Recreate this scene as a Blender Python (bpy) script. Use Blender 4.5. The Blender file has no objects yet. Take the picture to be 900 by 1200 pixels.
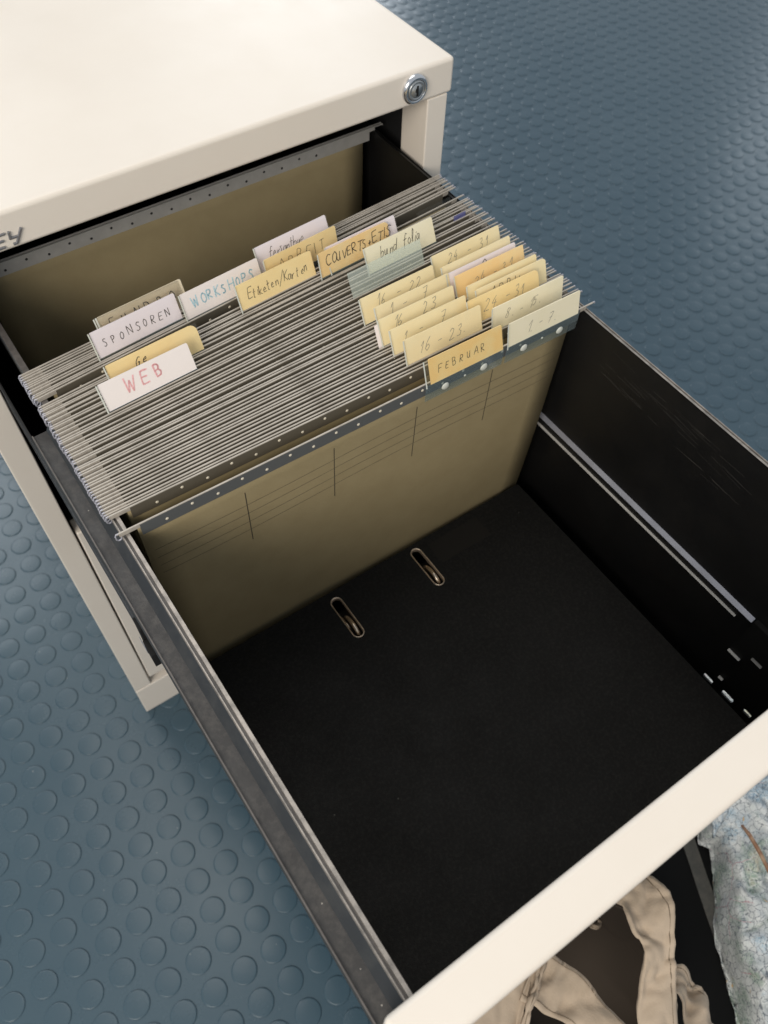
import bpy, math, random
from mathutils import Vector, Matrix
random.seed(7)
SC = bpy.context.scene
COL = SC.collection
R = math.radians

# ------------------------------------------------------------------ camera
cam_d = bpy.data.cameras.new("camera")
cam = bpy.data.objects.new("camera", cam_d)
COL.objects.link(cam)
cam.location = (-0.0281, -0.2893, 0.4004)
cam.rotation_euler = (0.6022, -0.0250, -0.6040)
cam_d.sensor_fit = 'AUTO'
cam_d.sensor_width = 36.0
cam_d.lens = 978.36 / 1200 * 36.0
cam_d.clip_start = 0.01
cam_d.clip_end = 60
cam_d.dof.use_dof = True
cam_d.dof.focus_distance = 0.50
cam_d.dof.aperture_fstop = 13.0
SC.camera = cam

# ------------------------------------------------------------------ world and lamps
W = bpy.data.worlds.new("World")
SC.world = W
W.use_nodes = True
W.node_tree.nodes['Background'].inputs[0].default_value = (0.88, 0.94, 1.0, 1)
W.node_tree.nodes['Background'].inputs[1].default_value = 0.52


def window_light(name, loc, target, sx, sy, power, color):
    d = bpy.data.lights.new(name, 'AREA')
    d.shape = 'RECTANGLE'
    d.size, d.size_y, d.energy, d.color = sx, sy, power, color
    o = bpy.data.objects.new(name, d)
    COL.objects.link(o)
    o.location = loc
    o.rotation_euler = (Vector(target) - Vector(loc)).to_track_quat('-Z', 'Y').to_euler()
    return o


window_light("window_lamp_side", (-1.65, -1.25, 1.25), (0.15, 0.1, -0.1), 1.5, 1.2, 50, (1.0, 0.92, 0.81))
window_light("window_lamp_far", (2.5, 4.3, 0.95), (0.6, 1.0, -0.4), 1.2, 1.8, 40, (0.90, 0.95, 1.0))
window_light("window_lamp_right", (4.9, 2.0, 0.95), (0.8, 0.6, -0.4), 0.9, 1.5, 8, (0.88, 0.94, 1.0))
window_light("window_lamp_behind", (-0.35, 3.0, 2.0), (0.0, 0.6, -0.3), 1.3, 1.2, 20, (0.93, 0.97, 1.0))
window_light("window_lamp_overhead", (0.4, 1.0, 2.4), (0.2, 0.2, 0.0), 1.6, 1.6, 20, (1.0, 0.94, 0.86))

SC.view_settings.view_transform = 'Standard'
SC.view_settings.look = 'None'
SC.view_settings.exposure = 0.0
SC.view_settings.gamma = 1.0


# ------------------------------------------------------------------ materials
def mat(name, color, rough=0.5, metal=0.0, spec=0.5, noise=None, bump=None, coat=0.0):
    """noise = (scale, colour2, low, high[, detail]); bump = (scale, strength, distance)"""
    m = bpy.data.materials.new(name)
    m.use_nodes = True
    nt = m.node_tree
    b = nt.nodes['Principled BSDF']
    b.inputs['Base Color'].default_value = (*color, 1)
    b.inputs['Roughness'].default_value = rough
    b.inputs['Metallic'].default_value = metal
    b.inputs['Specular IOR Level'].default_value = spec
    b.inputs['Coat Weight'].default_value = coat
    tc = nt.nodes.new('ShaderNodeTexCoord')
    if noise:
        n = nt.nodes.new('ShaderNodeTexNoise')
        n.inputs['Scale'].default_value = noise[0]
        n.inputs['Detail'].default_value = noise[4] if len(noise) > 4 else 6
        n.inputs['Roughness'].default_value = 0.65
        nt.links.new(tc.outputs['Object'], n.inputs['Vector'])
        r = nt.nodes.new('ShaderNodeMapRange')
        r.inputs['From Min'].default_value = noise[2]
        r.inputs['From Max'].default_value = noise[3]
        nt.links.new(n.outputs['Fac'], r.inputs['Value'])
        mx = nt.nodes.new('ShaderNodeMix')
        mx.data_type = 'RGBA'
        mx.inputs[6].default_value = (*color, 1)
        mx.inputs[7].default_value = (*noise[1], 1)
        nt.links.new(r.outputs['Result'], mx.inputs[0])
        nt.links.new(mx.outputs[2], b.inputs['Base Color'])
    if bump:
        n = nt.nodes.new('ShaderNodeTexNoise')
        n.inputs['Scale'].default_value = bump[0]
        n.inputs['Detail'].default_value = 5
        nt.links.new(tc.outputs['Object'], n.inputs['Vector'])
        bp = nt.nodes.new('ShaderNodeBump')
        bp.inputs['Strength'].default_value = bump[1]
        bp.inputs['Distance'].default_value = bump[2]
        nt.links.new(n.outputs['Fac'], bp.inputs['Height'])
        nt.links.new(bp.outputs['Normal'], b.inputs['Normal'])
    return m


def plastic(name, tint, diffuse, dfac, rough=0.12):
    m = bpy.data.materials.new(name)
    m.use_nodes = True
    nt = m.node_tree
    nt.nodes.clear()
    out = nt.nodes.new('ShaderNodeOutputMaterial')
    tr = nt.nodes.new('ShaderNodeBsdfTransparent')
    tr.inputs[0].default_value = (*tint, 1)
    df = nt.nodes.new('ShaderNodeBsdfDiffuse')
    df.inputs[0].default_value = (*diffuse, 1)
    gl = nt.nodes.new('ShaderNodeBsdfGlossy')
    gl.inputs['Roughness'].default_value = rough
    lw_ = nt.nodes.new('ShaderNodeLayerWeight')
    lw_.inputs[0].default_value = 0.5
    pw = nt.nodes.new('ShaderNodeMath')
    pw.operation = 'POWER'
    pw.inputs[1].default_value = 4.0
    nt.links.new(lw_.outputs['Facing'], pw.inputs[0])
    fr = nt.nodes.new('ShaderNodeMath')
    fr.operation = 'MULTIPLY_ADD'
    fr.inputs[1].default_value = 0.5
    fr.inputs[2].default_value = 0.03
    nt.links.new(pw.outputs[0], fr.inputs[0])
    m1 = nt.nodes.new('ShaderNodeMixShader')
    m1.inputs[0].default_value = dfac
    nt.links.new(tr.outputs[0], m1.inputs[1])
    nt.links.new(df.outputs[0], m1.inputs[2])
    m2 = nt.nodes.new('ShaderNodeMixShader')
    nt.links.new(fr.outputs[0], m2.inputs[0])
    nt.links.new(m1.outputs[0], m2.inputs[1])
    nt.links.new(gl.outputs[0], m2.inputs[2])
    nt.links.new(m2.outputs[0], out.inputs[0])
    return m


M = {}
M['floor'] = mat('floor_rubber', (0.044, 0.083, 0.112), 0.30, noise=(5, (0.057, 0.097, 0.125), 0.3, 0.75, 8), bump=(260, 0.10, 0.0006))
M['cream'] = mat('cream_paint', (0.79, 0.725, 0.645), 0.40, noise=(9, (0.755, 0.685, 0.60), 0.35, 0.8), bump=(900, 0.05, 0.0003))
M['chassis'] = mat('dark_chassis', (0.018, 0.018, 0.019), 0.5)
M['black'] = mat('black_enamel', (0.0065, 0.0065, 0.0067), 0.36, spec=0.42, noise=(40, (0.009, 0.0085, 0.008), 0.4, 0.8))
M['scratch'] = mat('scratched_enamel', (0.045, 0.042, 0.038), 0.5)
M['dusty'] = mat('dusty_grey_metal', (0.027, 0.0255, 0.025), 0.5, noise=(210, (0.078, 0.071, 0.064), 0.45, 0.9, 10), bump=(500, 0.25, 0.0005))
M['slate'] = mat('slate_metal', (0.045, 0.050, 0.056), 0.4, 0.25, noise=(60, (0.075, 0.078, 0.08), 0.45, 0.8))
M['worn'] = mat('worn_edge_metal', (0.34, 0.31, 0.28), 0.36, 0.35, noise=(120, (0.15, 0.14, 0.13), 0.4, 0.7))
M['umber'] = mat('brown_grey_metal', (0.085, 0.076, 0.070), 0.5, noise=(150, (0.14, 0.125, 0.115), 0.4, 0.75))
M['bare'] = mat('bare_metal', (0.33, 0.34, 0.39), 0.4, 0.45, noise=(25, (0.24, 0.245, 0.28), 0.4, 0.7))
M['bead'] = mat('rail_bead', (0.47, 0.43, 0.375), 0.5, 0.05, noise=(38, (0.31, 0.28, 0.24), 0.42, 0.72))
M['strip'] = mat('rail_strip', (0.115, 0.122, 0.125), 0.5, 0.1)
M['strip_dark'] = mat('rail_strip_dark', (0.105, 0.092, 0.070), 0.7)
M['button'] = mat('plastic_button', (0.62, 0.64, 0.58), 0.2)
M['hook'] = mat('rail_hook', (0.46, 0.46, 0.52), 0.4, 0.3)
M['dot'] = mat('rivet_dot', (0.70, 0.64, 0.52), 0.4)
M['darkdot'] = mat('punched_hole', (0.015, 0.015, 0.014), 0.7)
M['zinc'] = mat('grey_zinc', (0.40, 0.39, 0.37), 0.45, 0.1, noise=(90, (0.48, 0.47, 0.45), 0.4, 0.8))
M['olive'] = mat('olive_card', (0.335, 0.275, 0.158), 0.8, spec=0.2, noise=(45, (0.30, 0.242, 0.135), 0.35, 0.75, 10), bump=(700, 0.12, 0.0004))
M['print'] = mat('printed_line', (0.050, 0.043, 0.030), 0.8)
M['crimp'] = mat('faint_rule', (0.125, 0.104, 0.066), 0.8)
M['binder'] = mat('binder_paper', (0.0075, 0.0074, 0.0070), 0.7, spec=0.16, noise=(420, (0.016, 0.0155, 0.014), 0.45, 0.75, 4), bump=(900, 0.5, 0.0005))
M['sticker'] = mat('binder_label', (0.014, 0.013, 0.0115), 0.7, spec=0.15, noise=(600, (0.013, 0.012, 0.010), 0.4, 0.7))
M['brass'] = mat('eyelet_metal', (0.80, 0.66, 0.52), 0.28, 0.8)
M['ring'] = mat('ring_metal', (0.55, 0.46, 0.36), 0.22, 0.9)
M['recess'] = mat('slot_recess', (0.035, 0.028, 0.020), 0.7)
M['chrome'] = mat('lock_chrome', (0.72, 0.73, 0.76), 0.16, 0.95)
M['lockface'] = mat('lock_face', (0.42, 0.44, 0.45), 0.34, 0.8)
M['badge'] = mat('badge_metal', (0.32, 0.325, 0.35), 0.28, 0.75)
M['void'] = mat('keyway_black', (0.004, 0.004, 0.004), 0.8)
M['c_cream'] = mat('card_cream', (0.93, 0.80, 0.51), 0.75, spec=0.2, noise=(60, (0.90, 0.76, 0.47), 0.4, 0.75))
M['c_pale'] = mat('card_pale', (0.93, 0.85, 0.65), 0.75, spec=0.2, noise=(60, (0.90, 0.82, 0.60), 0.4, 0.75))
M['c_yellow'] = mat('card_yellow', (0.93, 0.73, 0.38), 0.75, spec=0.2, noise=(50, (0.90, 0.68, 0.33), 0.4, 0.75))
M['c_orange'] = mat('card_orange', (0.94, 0.66, 0.31), 0.75, spec=0.2, noise=(50, (0.92, 0.73, 0.41), 0.45, 0.7))
M['c_white'] = mat('card_white', (0.93, 0.85, 0.83), 0.7, spec=0.2)
M['c_lilac'] = mat('card_lilac', (0.87, 0.80, 0.85), 0.7, spec=0.2)
M['c_beige'] = mat('card_beige', (0.86, 0.75, 0.56), 0.75, spec=0.2)
M['ink_dark'] = mat('ink_dark', (0.045, 0.035, 0.030), 0.7)
M['ink_pencil'] = mat('ink_pencil', (0.30, 0.28, 0.23), 0.7)
M['ink_pink'] = mat('ink_pink', (0.93, 0.50, 0.52), 0.7)
M['ink_blue'] = mat('ink_blue', (0.48, 0.72, 0.82), 0.7)
M['clear'] = plastic('clear_plastic', (0.995, 0.998, 0.99), (0.8, 0.84, 0.8), 0.02)
M['clear_low'] = plastic('clear_plastic_flap', (0.86, 0.91, 0.93), (0.42, 0.50, 0.52), 0.12)
M['frost'] = plastic('frosted_plastic', (0.90, 0.95, 0.95), (0.66, 0.74, 0.68), 0.42, 0.25)
M['amber'] = plastic('yellowed_plastic', (0.97, 0.96, 0.88), (0.66, 0.62, 0.42), 0.08)
M['bluefilm'] = plastic('blue_film', (0.35, 0.36, 0.62), (0.16, 0.17, 0.42), 0.55)
M['canvas'] = mat('canvas_cloth', (0.50, 0.405, 0.31), 0.88, spec=0.15, noise=(26, (0.43, 0.345, 0.26), 0.35, 0.75, 8), bump=(650, 0.45, 0.0006))
M['stitch'] = mat('stitching', (0.20, 0.155, 0.11), 0.9)
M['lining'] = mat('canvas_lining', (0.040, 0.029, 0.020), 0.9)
M['boxblack'] = mat('black_board', (0.0045, 0.0048, 0.005), 0.75, spec=0.12)
M['webbing'] = mat('grey_webbing', (0.055, 0.055, 0.05), 0.75, noise=(160, (0.085, 0.080, 0.07), 0.4, 0.7))
M['stick'] = mat('brown_wood', (0.22, 0.11, 0.06), 0.6, noise=(90, (0.42, 0.30, 0.20), 0.45, 0.7))


def map_material():
    m = bpy.data.materials.new('printed_map')
    m.use_nodes = True
    nt = m.node_tree
    L = nt.links
    b = nt.nodes['Principled BSDF']
    b.inputs['Roughness'].default_value = 0.6
    tc = nt.nodes.new('ShaderNodeTexCoord')

    def noise(scale, detail, vec=None, rough=0.6):
        n = nt.nodes.new('ShaderNodeTexNoise')
        n.inputs['Scale'].default_value = scale
        n.inputs['Detail'].default_value = detail
        n.inputs['Roughness'].default_value = rough
        L.new(vec or tc.outputs['Object'], n.inputs['Vector'])
        return n

    def ramp(src, stops):
        r = nt.nodes.new('ShaderNodeValToRGB')
        e = r.color_ramp.elements
        e[0].position, e[0].color = stops[0][0], (*stops[0][1], 1)
        e[1].position, e[1].color = stops[-1][0], (*stops[-1][1], 1)
        for p, c in stops[1:-1]:
            x = e.new(p)
            x.color = (*c, 1)
        L.new(src, r.inputs[0])
        return r

    def mix(fac, a, bb, mode='MIX'):
        x = nt.nodes.new('ShaderNodeMix')
        x.data_type = 'RGBA'
        x.blend_type = mode
        L.new(fac, x.inputs[0])
        L.new(a, x.inputs[6])
        if isinstance(bb, tuple):
            x.inputs[7].default_value = (*bb, 1)
        else:
            L.new(bb, x.inputs[7])
        return x.outputs[2]
    base = ramp(noise(17, 5).outputs['Fac'],
                [(0.30, (0.12, 0.22, 0.33)), (0.40, (0.34, 0.45, 0.53)), (0.47, (0.58, 0.60, 0.60)), (0.54, (0.54, 0.57, 0.56)), (0.61, (0.28, 0.37, 0.31)), (0.70, (0.58, 0.52, 0.38))])
    fine = ramp(noise(120, 8, rough=0.75).outputs['Fac'], [(0.28, (0.55, 0.58, 0.60)), (0.55, (1, 1, 1))])
    one = nt.nodes.new('ShaderNodeValue')
    one.outputs[0].default_value = 0.8
    c = mix(one.outputs[0], base.outputs[0], fine.outputs[0], 'MULTIPLY')
    # street lines
    warp = noise(30, 3)
    add = nt.nodes.new('ShaderNodeMix')
    add.data_type = 'RGBA'
    add.inputs[0].default_value = 0.02
    L.new(tc.outputs['Object'], add.inputs[6])
    L.new(warp.outputs['Color'], add.inputs[7])
    for scale, th, colr in ((150, 0.045, (0.08, 0.10, 0.13)), (22, 0.008, (0.42, 0.24, 0.27)), (330, 0.05, (0.62, 0.64, 0.64))):
        v = nt.nodes.new('ShaderNodeTexVoronoi')
        v.feature = 'DISTANCE_TO_EDGE'
        v.inputs['Scale'].default_value = scale
        L.new(add.outputs[2], v.inputs['Vector'])
        lt = nt.nodes.new('ShaderNodeMath')
        lt.operation = 'LESS_THAN'
        lt.inputs[1].default_value = th
        L.new(v.outputs['Distance'], lt.inputs[0])
        if scale == 22:   # red roads only in places
            g = nt.nodes.new('ShaderNodeMath')
            g.operation = 'GREATER_THAN'
            g.inputs[1].default_value = 0.56
            L.new(noise(9, 2).outputs['Fac'], g.inputs[0])
            mu = nt.nodes.new('ShaderNodeMath')
            mu.operation = 'MULTIPLY'
            L.new(lt.outputs[0], mu.inputs[0])
            L.new(g.outputs[0], mu.inputs[1])
            f = mu
        else:
            mu = nt.nodes.new('ShaderNodeMath')
            mu.operation = 'MULTIPLY'
            mu.inputs[1].default_value = 0.75
            L.new(lt.outputs[0], mu.inputs[0])
            f = mu
        c = mix(f.outputs[0], c, colr)
    spots = ramp(noise(70, 2).outputs['Fac'], [(0.68, (0, 0, 0)), (0.72, (1, 1, 1))])
    c = mix(spots.outputs[0], c, (0.55, 0.36, 0.16))
    L.new(c, b.inputs['Base Color'])
    bp = nt.nodes.new('ShaderNodeBump')
    bp.inputs['Strength'].default_value = 0.12
    bp.inputs['Distance'].default_value = 0.0015
    L.new(noise(70, 6).outputs['Fac'], bp.inputs['Height'])
    L.new(bp.outputs['Normal'], b.inputs['Normal'])
    return m


M['map'] = map_material()


def add_wear(m, rscale, r0, r1, speck=None):
    """uneven gloss, and small pale specks of dust"""
    nt = m.node_tree
    b = nt.nodes['Principled BSDF']
    tc = nt.nodes.new('ShaderNodeTexCoord')
    n = nt.nodes.new('ShaderNodeTexNoise')
    n.inputs['Scale'].default_value = rscale
    n.inputs['Detail'].default_value = 8
    n.inputs['Roughness'].default_value = 0.7
    nt.links.new(tc.outputs['Object'], n.inputs['Vector'])
    mr = nt.nodes.new('ShaderNodeMapRange')
    mr.inputs['From Min'].default_value = 0.3
    mr.inputs['From Max'].default_value = 0.7
    mr.inputs['To Min'].default_value = r0
    mr.inputs['To Max'].default_value = r1
    nt.links.new(n.outputs['Fac'], mr.inputs['Value'])
    nt.links.new(mr.outputs['Result'], b.inputs['Roughness'])
    if speck:
        scale, radius, keep, col = speck
        v = nt.nodes.new('ShaderNodeTexVoronoi')
        v.inputs['Scale'].default_value = scale
        nt.links.new(tc.outputs['Object'], v.inputs['Vector'])
        lt = nt.nodes.new('ShaderNodeMath')
        lt.operation = 'LESS_THAN'
        lt.inputs[1].default_value = radius
        nt.links.new(v.outputs['Distance'], lt.inputs[0])
        sp = nt.nodes.new('ShaderNodeSeparateColor')
        nt.links.new(v.outputs['Color'], sp.inputs[0])
        l2 = nt.nodes.new('ShaderNodeMath')
        l2.operation = 'LESS_THAN'
        l2.inputs[1].default_value = keep
        nt.links.new(sp.outputs[0], l2.inputs[0])
        mu = nt.nodes.new('ShaderNodeMath')
        mu.operation = 'MULTIPLY'
        nt.links.new(lt.outputs[0], mu.inputs[0])
        nt.links.new(l2.outputs[0], mu.inputs[1])
        mx = nt.nodes.new('ShaderNodeMix')
        mx.data_type = 'RGBA'
        src = b.inputs['Base Color'].links[0].from_socket
        nt.links.new(mu.outputs[0], mx.inputs[0])
        nt.links.new(src, mx.inputs[6])
        mx.inputs[7].default_value = (*col, 1)
        nt.links.new(mx.outputs[2], b.inputs['Base Color'])


add_wear(M['floor'], 4.0, 0.21, 0.33, (60, 0.055, 0.10, (0.22, 0.25, 0.26)))
add_wear(M['cream'], 14.0, 0.32, 0.52, (22, 0.018, 0.10, (0.35, 0.31, 0.27)))
add_wear(M['binder'], 20.0, 0.6, 0.8, (70, 0.045, 0.12, (0.06, 0.057, 0.05)))
add_wear(M['black'], 16.0, 0.28, 0.5, (90, 0.05, 0.10, (0.05, 0.048, 0.044)))
add_wear(M['dusty'], 60.0, 0.4, 0.65, (220, 0.09, 0.10, (0.30, 0.28, 0.25)))


# ------------------------------------------------------------------ mesh helpers
class MB:
    """collects shapes, links them as one mesh object"""

    def __init__(self):
        self.v, self.f, self.mi = [], [], []

    def add(self, verts, faces, mi=0):
        o = len(self.v)
        self.v += [tuple(p) for p in verts]
        self.f += [tuple(i + o for i in f) for f in faces]
        self.mi += [mi] * len(faces)
        return self

    def box(self, a, b, mi=0):
        x0, x1 = sorted((a[0], b[0]))
        y0, y1 = sorted((a[1], b[1]))
        z0, z1 = sorted((a[2], b[2]))
        v = [(x0, y0, z0), (x1, y0, z0), (x1, y1, z0), (x0, y1, z0), (x0, y0, z1), (x1, y0, z1), (x1, y1, z1), (x0, y1, z1)]
        f = [(0, 3, 2, 1), (4, 5, 6, 7), (0, 1, 5, 4), (1, 2, 6, 5), (2, 3, 7, 6), (3, 0, 4, 7)]
        return self.add(v, f, mi)

    def tube(self, pts, r, n=8, mi=0):
        pts = [Vector(p) for p in pts]
        rs = r if isinstance(r, (list, tuple)) else [r] * len(pts)
        vs, fs = [], []
        ref = Vector((0.31, 0.57, 0.76))
        for i, p in enumerate(pts):
            d = (pts[min(i + 1, len(pts) - 1)] - pts[max(i - 1, 0)]).normalized()
            a = d.cross(ref).normalized()
            b = d.cross(a)
            for k in range(n):
                t = 2 * math.pi * k / n
                vs.append(p + (a * math.cos(t) + b * math.sin(t)) * rs[i])
        for i in range(len(pts) - 1):
            for k in range(n):
                k2 = (k + 1) % n
                fs.append((i * n + k, i * n + k2, (i + 1) * n + k2, (i + 1) * n + k))
        fs.append(tuple(range(n - 1, -1, -1)))
        fs.append(tuple((len(pts) - 1) * n + k for k in range(n)))
        return self.add(vs, fs, mi)

    def extrude_y(self, prof, y0, y1, mis=0):
        """closed (x,z) profile swept from y0 to y1"""
        n = len(prof)
        vs = [(x, y0, z) for x, z in prof] + [(x, y1, z) for x, z in prof]
        o = len(self.v)
        self.v += vs
        for i in range(n):
            j = (i + 1) % n
            self.f.append((o + i, o + j, o + n + j, o + n + i))
            self.mi.append(mis[i] if isinstance(mis, (list, tuple)) else mis)
        self.f.append(tuple(o + i for i in range(n - 1, -1, -1)))
        self.f.append(tuple(o + n + i for i in range(n)))
        self.mi += [0, 0]
        return self

    def dome(self, c, axis, up, r, h, n=10, mi=0):
        c, axis, up = Vector(c), Vector(axis).normalized(), Vector(up).normalized()
        sd = axis.cross(up)
        vs, fs = [], []
        for rr, hh in ((1, 0), (0.8, 0.6), (0.4, 0.93)):
            for k in range(n):
                t = 2 * math.pi * k / n
                vs.append(c + (up * math.cos(t) + sd * math.sin(t)) * r * rr + axis * h * hh)
        vs.append(c + axis * h)
        for l in range(2):
            for k in range(n):
                k2 = (k + 1) % n
                fs.append((l * n + k, l * n + k2, (l + 1) * n + k2, (l + 1) * n + k))
        for k in range(n):
            fs.append((2 * n + k, 2 * n + (k + 1) % n, 3 * n))
        return self.add(vs, fs, mi)

    def build(self, name, mats, parent=None, smooth=False, bevel=0.0, solid=0.0, loc=None, subsurf=0):
        me = bpy.data.meshes.new(name)
        me.from_pydata(self.v, [], self.f)
        for m in (mats if isinstance(mats, (list, tuple)) else [mats]):
            me.materials.append(m)
        me.polygons.foreach_set('material_index', self.mi)
        if smooth:
            me.polygons.foreach_set('use_smooth', [True] * len(self.f))
        me.update()
        o = bpy.data.objects.new(name, me)
        COL.objects.link(o)
        if parent:
            o.parent = parent
        if loc:
            o.location = loc
        if solid:
            md = o.modifiers.new('solid', 'SOLIDIFY')
            md.thickness = solid
            md.offset = 0
        if subsurf:
            md = o.modifiers.new('sub', 'SUBSURF')
            md.levels = md.render_levels = subsurf
        if bevel:
            md = o.modifiers.new('bevel', 'BEVEL')
            md.width = bevel
            md.segments = 3
            md.limit_method = 'ANGLE'
            md.angle_limit = R(40)
            me.polygons.foreach_set('use_smooth', [True] * len(self.f))
            md.harden_normals = True
        return o


def fill2d(outlines, thick):
    """flat filled shape in the XY plane with holes -> verts, faces centred on z=0"""
    cu = bpy.data.curves.new('tmp', 'CURVE')
    cu.dimensions = '2D'
    cu.fill_mode = 'BOTH'
    cu.extrude = thick / 2
    for ol in outlines:
        s = cu.splines.new('POLY')
        s.points.add(len(ol) - 1)
        for p, (x, y) in zip(s.points, ol):
            p.co = (x, y, 0, 1)
        s.use_cyclic_u = True
    o = bpy.data.objects.new('tmp', cu)
    COL.objects.link(o)
    dg = bpy.context.evaluated_depsgraph_get()
    me = bpy.data.meshes.new_from_object(o.evaluated_get(dg))
    v = [tuple(x.co) for x in me.vertices]
    f = [tuple(p.vertices) for p in me.polygons]
    bpy.data.objects.remove(o)
    bpy.data.curves.remove(cu)
    bpy.data.meshes.remove(me)
    return v, f


def rrect(x0, y0, x1, y1, r, n=5):
    """rounded rectangle, r may be four radii: bl br tr tl"""
    rs = r if isinstance(r, (list, tuple)) else [r] * 4
    out = []
    for (cx, cy, sx, sy, a0), q in zip(((x0, y0, 1, 1, 180), (x1, y0, -1, 1, 270), (x1, y1, -1, -1, 0), (x0, y1, 1, -1, 90)), rs):
        for k in range(n + 1):
            a = R(a0 + 90 * k / n)
            out.append((cx + sx * q + q * math.cos(a), cy + sy * q + q * math.sin(a)))
    return out


def stadium(cx, cy, hw, hl, n=10):
    """oval slot long in y"""
    out = []
    for k in range(n + 1):
        a = math.pi * k / n
        out.append((cx + hw * math.cos(a), cy + hl - hw + hw * math.sin(a)))
    for k in range(n + 1):
        a = math.pi + math.pi * k / n
        out.append((cx + hw * math.cos(a), cy - hl + hw + hw * math.sin(a)))
    return out


def tag(o, label, cat, group=None, kind=None):
    if label:
        o['label'] = label
    if cat:
        o['category'] = cat
    if group:
        o['group'] = group
    if kind:
        o['kind'] = kind
    return o


def thing(name, label, cat, loc=(0, 0, 0), rz=0.0, group=None):
    o = bpy.data.objects.new(name, None)
    o.empty_display_size = 0.02
    COL.objects.link(o)
    o.location = loc
    o.rotation_euler = (0, 0, rz)
    return tag(o, label, cat, group)


# ------------------------------------------------------------------ handwriting (single stroke letters, unit height)
G = {
    'A': [[(0, 0), (.3, 1), (.6, 0)], [(.1, .36), (.5, .36)]],
    'B': [[(0, 0), (0, 1), (.35, .97), (.45, .78), (.33, .55), (0, .52)], [(.33, .53), (.5, .3), (.4, .04), (0, 0)]],
    'C': [[(.5, .9), (.25, 1), (.03, .7), (.03, .3), (.22, 0), (.52, .1)]],
    'D': [[(0, 0), (0, 1), (.35, .92), (.5, .5), (.35, .08), (0, 0)]],
    'E': [[(.5, 1), (0, .97), (0, 0), (.5, .02)], [(0, .52), (.4, .52)]],
    'F': [[(.5, 1), (0, .97), (0, 0)], [(0, .52), (.4, .54)]],
    'G': [[(.5, .88), (.25, 1), (.02, .6), (.1, .1), (.4, 0), (.5, .4), (.28, .42)]],
    'H': [[(0, 0), (0, 1)], [(.5, 0), (.5, 1)], [(0, .5), (.5, .52)]],
    'I': [[(.12, 0), (.12, 1)]],
    'K': [[(0, 0), (0, 1)], [(.48, 1), (.03, .48), (.5, 0)]],
    'L': [[(0, 1), (0, 0), (.45, 0)]],
    'M': [[(0, 0), (.08, 1), (.32, .4), (.56, 1), (.65, 0)]],
    'N': [[(0, 0), (.02, 1), (.48, 0), (.5, 1)]],
    'O': [[(.28, 1), (.05, .78), (.02, .3), (.22, 0), (.46, .2), (.5, .7), (.28, 1)]],
    'P': [[(0, 0), (0, 1), (.38, .95), (.46, .7), (.3, .5), (0, .48)]],
    'R': [[(0, 0), (0, 1), (.38, .95), (.44, .72), (.28, .52), (0, .5), (.5, 0)]],
    'S': [[(.48, .9), (.2, 1), (.05, .75), (.4, .42), (.4, .1), (.15, 0), (0, .12)]],
    'T': [[(0, .97), (.58, 1)], [(.3, .98), (.28, 0)]],
    'U': [[(0, 1), (.02, .25), (.22, 0), (.44, .2), (.5, 1)], [(.49, .4), (.53, 0)]],
    'V': [[(0, 1), (.26, 0), (.52, 1)]],
    'W': [[(0, 1), (.18, 0), (.36, .75), (.54, 0), (.74, 1)]],
    'Z': [[(0, 1), (.5, 1), (0, 0), (.52, 0)]],
    '1': [[(0, .62), (.22, 1), (.2, 0)]],
    '2': [[(.02, .8), (.2, 1), (.42, .8), (.3, .45), (0, 0), (.5, .03)]],
    '3': [[(.04, .92), (.36, 1), (.4, .72), (.16, .55), (.44, .36), (.36, .04), (0, .06)]],
    '4': [[(.32, 1), (0, .38), (.5, .4)], [(.36, .66), (.32, -.05)]],
    '5': [[(.5, 1), (.12, .97), (.06, .58), (.36, .6), (.42, .2), (.2, 0), (0, .08)]],
    '6': [[(.42, 1), (.12, .6), (.04, .2), (.22, 0), (.42, .22), (.3, .46), (.06, .3)]],
    '7': [[(0, .96), (.46, 1), (.18, 0)], [(.1, .5), (.42, .52)]],
    '8': [[(.4, .9), (.16, 1), (.08, .74), (.38, .36), (.3, .02), (.04, .1), (.1, .42), (.42, .8), (.4, .9)]],
    '-': [[(.05, .45), (.42, .5)]],
    '.': [[(.05, 0), (.09, .06)]],
    '/': [[(0, -.2), (.4, 1.15)]],
    '+': [[(.02, .35), (.4, .4)], [(.2, .1), (.22, .65)]],
    'a': [[(.38, .5), (.15, .55), (.02, .25), (.15, 0), (.34, .15), (.38, .5), (.42, 0)]],
    'b': [[(0, 1), (.03, 0), (.28, .06), (.34, .35), (.18, .5), (.03, .35)]],
    'd': [[(.36, .42), (.14, .52), (.02, .22), (.16, 0), (.36, .2), (.4, 1), (.4, 0)]],
    'e': [[(.04, .27), (.32, .32), (.22, .54), (.04, .35), (.08, .05), (.38, .06)]],
    'f': [[(.42, .9), (.28, 1), (.18, .7), (.1, -.3)], [(0, .5), (.36, .54)]],
    'i': [[(.05, .52), (.07, 0)], [(.06, .72), (.09, .78)]],
    'j': [[(.1, .52), (.08, -.25), (-.06, -.2)]],
    'k': [[(0, 1), (.02, 0)], [(.32, .55), (.04, .25), (.36, 0)]],
    'l': [[(.05, 0), (.16, .8), (.08, 1), (.02, .3), (.12, 0)]],
    'n': [[(0, .5), (.02, 0), (.04, .36), (.22, .52), (.3, .3), (.32, 0)]],
    'o': [[(.18, .5), (.02, .28), (.14, 0), (.32, .2), (.18, .5)]],
    'r': [[(0, .5), (.03, 0), (.06, .35), (.26, .52)]],
    's': [[(.28, .48), (.08, .5), (.26, .2), (.12, 0), (0, .06)]],
    't': [[(.14, .9), (.12, .05), (.26, 0)], [(0, .58), (.3, .6)]],
    'u': [[(0, .5), (.04, .08), (.2, .04), (.3, .5), (.34, 0)]],
}


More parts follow.
